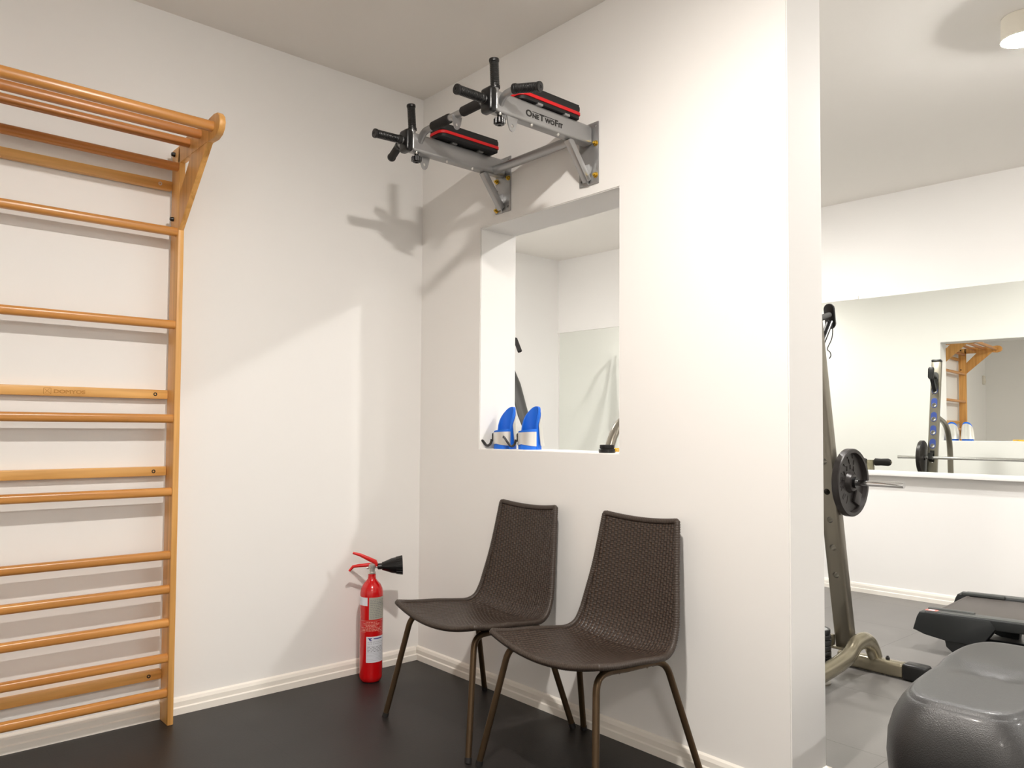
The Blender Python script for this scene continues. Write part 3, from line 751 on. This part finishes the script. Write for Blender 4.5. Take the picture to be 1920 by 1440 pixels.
# barbell
by, bz = yu(.836)+.056, .836
bar = thing('barbell', 'chrome barbell with one black plate on each end, resting on the rack', 'barbell', (1.01, by, bz))
MB().cyl((.345, by, bz), (1.664, by, bz), .0125, 20).build('bar', M_chrome, bar)
MB().cyl((1.606, by, bz), (1.667, by, bz), .0127, 20).build('bar_end', M_chrome, bar)
for x, s in ((1.446, 1), (.540, -1)):
    o = (x-s*.014, by, bz)
    pr = [(.020, 0), (.139, 0), (.144, .004), (.144, .027), (.141, .031), (.127, .031), (.122, .014), (.045, .013), (.036, .030), (.024, .032), (.020, .030), (.020, 0)]
    pl = MB().lathe(pr, o, (s, 0, 0), 56).build('weight_plate', M_iron, bar)
    MB().cyl((x+s*.010, by, bz), (x+s*.030, by, bz), .024, 20).build('collar', M_black_pl, bar)
    if s == 1:
        fxx = x-.014+.0135
        mes = []
        def ringtext(txt, a0, step, sz, rad_):
            for k, chh in enumerate(txt):
                a = R(a0-step*k); ydir = Vector((0, math.cos(a), math.sin(a))); xdir = Vector((0, math.sin(a), -math.cos(a)))
                pos = Vector((fxx, by, bz))+ydir*rad_-xdir*sz*.3
                mes.append(text_mesh(chh, sz, 't', M_iron, pl, pos, xdir, ydir, offset=.0008, depth=.0022))
        ringtext('KG', 195, 24, .036, .062); ringtext('10', 248, 24, .044, .062)
        mesh_obj('raised_marks', mes, pl)
        b = MB()
        for k in range(16):
            a = R(60+9*k+random.uniform(-2, 2)); rr_ = .066+.024*(k % 3); c_ = Vector((fxx+.001, by+math.cos(a)*rr_, bz+math.sin(a)*rr_))
            rot = Matrix.Rotation(a+random.uniform(-.6, .6), 3, 'X'); b.box(c_, (.005, .020, .005), rot, bevel=.001)
        b.lathe([(.058, 0), (.122, 0), (.122, .0012), (.058, .0012), (.058, 0)], (fxx-.0005, by, bz), (1, 0, 0), 48)
        b.build('raised_pattern', M_iron, pl); b = MB()
        b.box((fxx+.006, by+.050, bz-.068), (.014, .05, .055), Matrix.Rotation(R(-25), 3, 'X'), bevel=.002)
        b.build('raised_block', M_iron, pl)
# small plates stacked on the floor by the rack foot
MB().lathe([(0, 0), (.05, 0), (.05, .006), (.015, .008), (.015, .040), (.045, .044), (.045, .049), (0, .049)], (1.361, 1.09, 0)).build('plate_tray', M_rack, rk)
for k in range(8):
    z = .0495+.0222*k; cxp, cyp = 1.361+random.uniform(-.002, .002), 1.09+random.uniform(-.002, .002)
    nm = ['lowest', 'second from the bottom', 'third from the bottom', 'fourth from the bottom', 'fourth from the top', 'third from the top', 'second from the top', 'topmost'][k]
    t = tag(MB().lathe([(.013, 0), (.047, 0), (.0515, .004), (.052, .011), (.0515, .018), (.050, .0220), (.043, .0220), (.041, .019), (.026, .019), (.022, .0220), (.013, .0220), (.013, 0)], (cxp, cyp, z+.0005), seg=36).build('small_weight_plate', M_black_rub if 0 else M_black_pl),
            'small black weight plate stacked at the rack foot, '+nm, 'weight plate', 'small plates stacked beside the rack')
    if k == 7: MB().lathe([(.026, .0192), (.041, .0192), (.041, .0205), (.026, .0205), (.026, .0192)], (cxp, cyp, z+.0005), seg=30).build('top_ring', M_plate_grey, t)

# ------------------------------------------------------------ sit-up bench (foam rollers seen in the mirror)
sb = thing('sit_up_bench', 'exercise bench with dark foam leg rollers, seen only in the mirror', 'bench', (.31, 2.2, 0))
MB().bb(.285, .335, 1.775, 1.825, .0, .825, bevel=.008).build('roller_post', M_rack_light, sb)
MB().cyl((.15, 1.80, .808), (.47, 1.80, .808), .009).build('roller_shaft', M_rack_light, sb)
for x0, x1 in ((.155, .282), (.340, .464)):
    MB().lathe([(.009, 0), (.024, .001), (.030, .008), (.027, .05), (.030, x1-x0-.02), (.022, x1-x0-.002), (.009, x1-x0)], (x0, 1.80, .808), (1, 0, 0), 24).build('foam_roller', M_foam, sb)
MB().box((.31, 2.31, .47), (.24, .90, .055), Matrix.Rotation(R(-12), 3, 'X'), bevel=.02, seg=4).build('bench_pad', M_vinyl_bl, sb)
MB().box((.31, 2.26, .435), (.05, .94, .04), Matrix.Rotation(R(-12), 3, 'X'), bevel=.006).build('bench_beam', M_rack, sb)
MB().bb(.285, .335, 2.60, 2.65, .03, .36, bevel=.006).build('bench_leg', M_rack, sb)
for y0 in (1.80, 2.625): MB().bb(.11, .51, y0-.03, y0+.03, 0, .05, bevel=.008).build('foot_tube', M_rack, sb)

# ------------------------------------------------------------ elliptical trainer in the far corner
el = thing('elliptical_trainer', 'elliptical trainer with dark swinging arms, seen through the opening', 'exercise machine', (-1.65, 1.95, 0))
MB().box((-1.65, 1.90, .04), (.10, 1.25, .06), None, bevel=.012).build('base_beam', M_grip_grey, el)
for y0 in (1.30, 2.45): MB().box((-1.65, y0, .03), (.50, .07, .06), None, bevel=.012).build('foot_tube', M_grip_grey, el)
MB().lathe([(0, -.06), (.20, -.06), (.24, -.04), (.24, .04), (.20, .06), (0, .06)], (-1.65, 2.22, .34), (1, 0, 0), 40).build('flywheel_housing', M_tm_blk, el)
MB().tube([(-1.66, 2.10, .30), (-1.70, 2.00, .70), (-1.72, 1.98, 1.30)], .03, 14).build('mast', M_grip_grey, el)
MB().box((-1.73, 1.96, 1.36), (.20, .05, .16), Matrix.Rotation(R(-25), 3, 'X'), bevel=.012).build('console', M_tm_blk, el)
for s in (-1, 1):
    q = Vector((.0 if s > 0 else -.28, 0, 0))
    ar = MB().tube([Vector((-1.455, 2.0, 1.06))+q, Vector((-1.50, 2.0, 1.16))+q, Vector((-1.60, 2.0, 1.41))+q, Vector((-1.68, 2.0, 1.60))+q], [.040, .052, .052, .022], 14, flat=(1, .6)).build('swing_arm', M_grip_grey, el)
    MB().tube([Vector((-1.455, 2.0, 1.06))+q, Vector((-1.48, 1.99, .85))+q, Vector((-1.50, 1.92, .30))+q], [.030, .026, .024], 14).build('arm_lower', M_grip_grey, ar)
    gp = MB().tube([Vector((-1.68, 2.0, 1.60))+q, Vector((-1.70, 2.0, 1.80))+q, Vector((-1.60, 2.0, 1.765))+q, Vector((-1.545, 2.0, 1.665))+q], [.016, .017, .018, .018], 14).build('hand_grip', M_foam, ar)
    MB().box(Vector((-1.65+s*.15, 1.65, .22)), (.13, .38, .05), None, bevel=.015).build('pedal', M_tm_blk, el)

# ------------------------------------------------------------ treadmill
tm = thing('treadmill', 'black treadmill with flat belt standing before the mirrored wall', 'treadmill', (2.35, 2.25, 0))
ta = Matrix.Rotation(R(3), 3, 'Z') @ Matrix.Rotation(R(-1.8), 3, 'Y')
TO = Vector((1.46, 1.90, 0)); TL, TW = 1.75, .66
def tp_(x, y, z): return TO + ta @ Vector((x, y, z))
def tbox(name, x0, x1, y0, y1, z0, z1, mt, par, bev=.01):
    return MB().box(tp_((x0+x1)/2, (y0+y1)/2, (z0+z1)/2), (x1-x0, y1-y0, z1-z0), ta, bevel=bev, seg=3).build(name, mt, par)
tbox('running_belt', .05, TL, .085, TW-.085, .165, .187, M_belt, tm, .008)
tbox('deck', .10, TL, .07, TW-.07, .145, .166, M_tm_blk, tm, .004)
MB().cyl(tp_(.055, .09, .172), tp_(.055, TW-.09, .172), .017, 20).build('roller', M_belt, tm)
for (y0, y1, s) in ((0, .075, 0), (TW-.075, TW, 1)):
    tbox('side_rail', .02, TL, y0, y1, .148, .196, M_tm_rail if 0 else M_tm_blk, tm, .008)
    tbox('rail_top', .03, TL, y0+.006, y1-.006, .190, .199, M_tm_rail, tm, .003)
    tbox('rail_insert', 0.02, .22, y1-.018 if not s else y0-.008, y1+.008 if not s else y0+.018, .186, .206, M_tm_rail, tm, .006)
    # end housing
    pl = [(-.032, .105), (-.012, .168), (.0, .19), (.30, .19), (.32, .155), (.27, .085), (.24, .066), (.11, .072), (.02, .088)]
    MB().prism(pl, y0-.004, y1+.004, o=TO, ax=ta @ Vector((1, 0, 0)), ay=ta @ Vector((0, 0, 1)), n=ta @ Vector((0, 1, 0)), bevel=.006).build('end_housing', M_tm_blk, tm)
    MB().prism([(.10, .085), (.108, .040), (.14, .012), (.19, -.0055), (.27, -.008), (.285, .085)], y0+.01, y1-.01, o=TO, ax=ta @ Vector((1, 0, 0)), ay=ta @ Vector((0, 0, 1)), n=ta @ Vector((0, 1, 0)), bevel=.004).build('rear_foot', M_tm_blk, tm)
    tbox('under_rail', .24, TL, y0+.02, y1-.01, .045, .095, M_tm_blk, tm, .006)
    MB().tube([tp_(1.55, y0+.04, .15), (tp_(1.62, y0+.04, 1.15))], .028, 14).build('console_post', M_tm_blk, tm)
tbox('motor_cover', 1.42, TL+.12, .0, TW, .02, .27, M_tm_blk, tm, .03)
MB().box(tp_(1.62, TW/2, 1.2), (.12, .62, .22), ta @ Matrix.Rotation(R(-30), 3, 'Y'), bevel=.02).build('console', M_tm_blk, tm)
st = tbox('warning_sticker', .022, .075, .010, .045, .1992, .2, M_sticker, tm, .0)
tbox('sticker_patch', .035, .062, .018, .038, .2, .2004, M_white_lab, st, .0)
tbox('bracket_block', .66, .74, .02, .065, .09, .155, M_tm_blk, tm, .006)

# ------------------------------------------------------------ big black padded block in the right foreground
def superblock(cx, cy, rot_):
    b = MB(); n = 112; a, l_ = .190, .400; q = Matrix.Rotation(R(rot_), 3, 'Z')
    lev = [(.03, .50), (.05, .66), (.09, .80), (.15, .92), (.21, .98), (.26, 1.0), (.31, .985), (.35, .93), (.378, .86), (.392, .81), (.3995, .785), (.401, .77), (.4035, .755), (.4095, .735), (.413, .70)]
    lev += [(.4135, .66-.033*k) for k in range(20)]+[(.4135, 0)]
    rows_ = []
    for z, s_ in lev:
        row = []; ia = a*s_ if s_ < .7 else a-(1-s_)*.20; il = l_*s_ if s_ < .7 else l_-(1-s_)*.20
        if s_ < .7: ia = (a-.06)*s_/.7; il = (l_-.06)*s_/.7
        for k in range(n+1):
            th = 2*math.pi*k/n; e = .50
            x = math.copysign(abs(math.cos(th))**e, math.cos(th))*ia; y = math.copysign(abs(math.sin(th))**e, math.sin(th))*il
            top = min(1, max(0, (z-.36)/.045))
            f = .5*(1+math.tanh((y-.04)*60)); g = math.exp(-((y+.02)/.022)**2)
            row.append(Vector((cx, cy, 0))+q @ Vector((x, y, z+top*(.006*f-.009*g))))
        rows_.append(row)
    b.grid(rows_); bmesh.ops.remove_doubles(b.bm, verts=b.bm.verts, dist=.0002)
    return b
BX, BY = 2.265, .290
pb = thing('padded_gym_stool', 'large rounded black grained vinyl block at the right edge of the photo', 'gym stool', (BX, BY, 0))
superblock(BX, BY, 4).build('padded_seat', M_leather, pb, sharp=180)
MB().bb(BX-.10, BX+.10, BY-.24, BY+.24, 0, .06, bevel=.02).build('pedestal', M_tm_blk, pb)

# ------------------------------------------------------------ thermostat (seen in the mirror)
th_ = thing('thermostat', 'small white wall thermostat near the back corner, seen in the mirror', 'thermostat', (0, -3.71, 1.70))
MB().bb(.0005, .028, -3.75, -3.67, 1.70, 1.82, bevel=.006).build('housing', M_white_pl, th_)
MB().bb(.028, .036, -3.735, -3.685, 1.72, 1.76, bevel=.004).build('dial_cover', M_white_pl, th_)
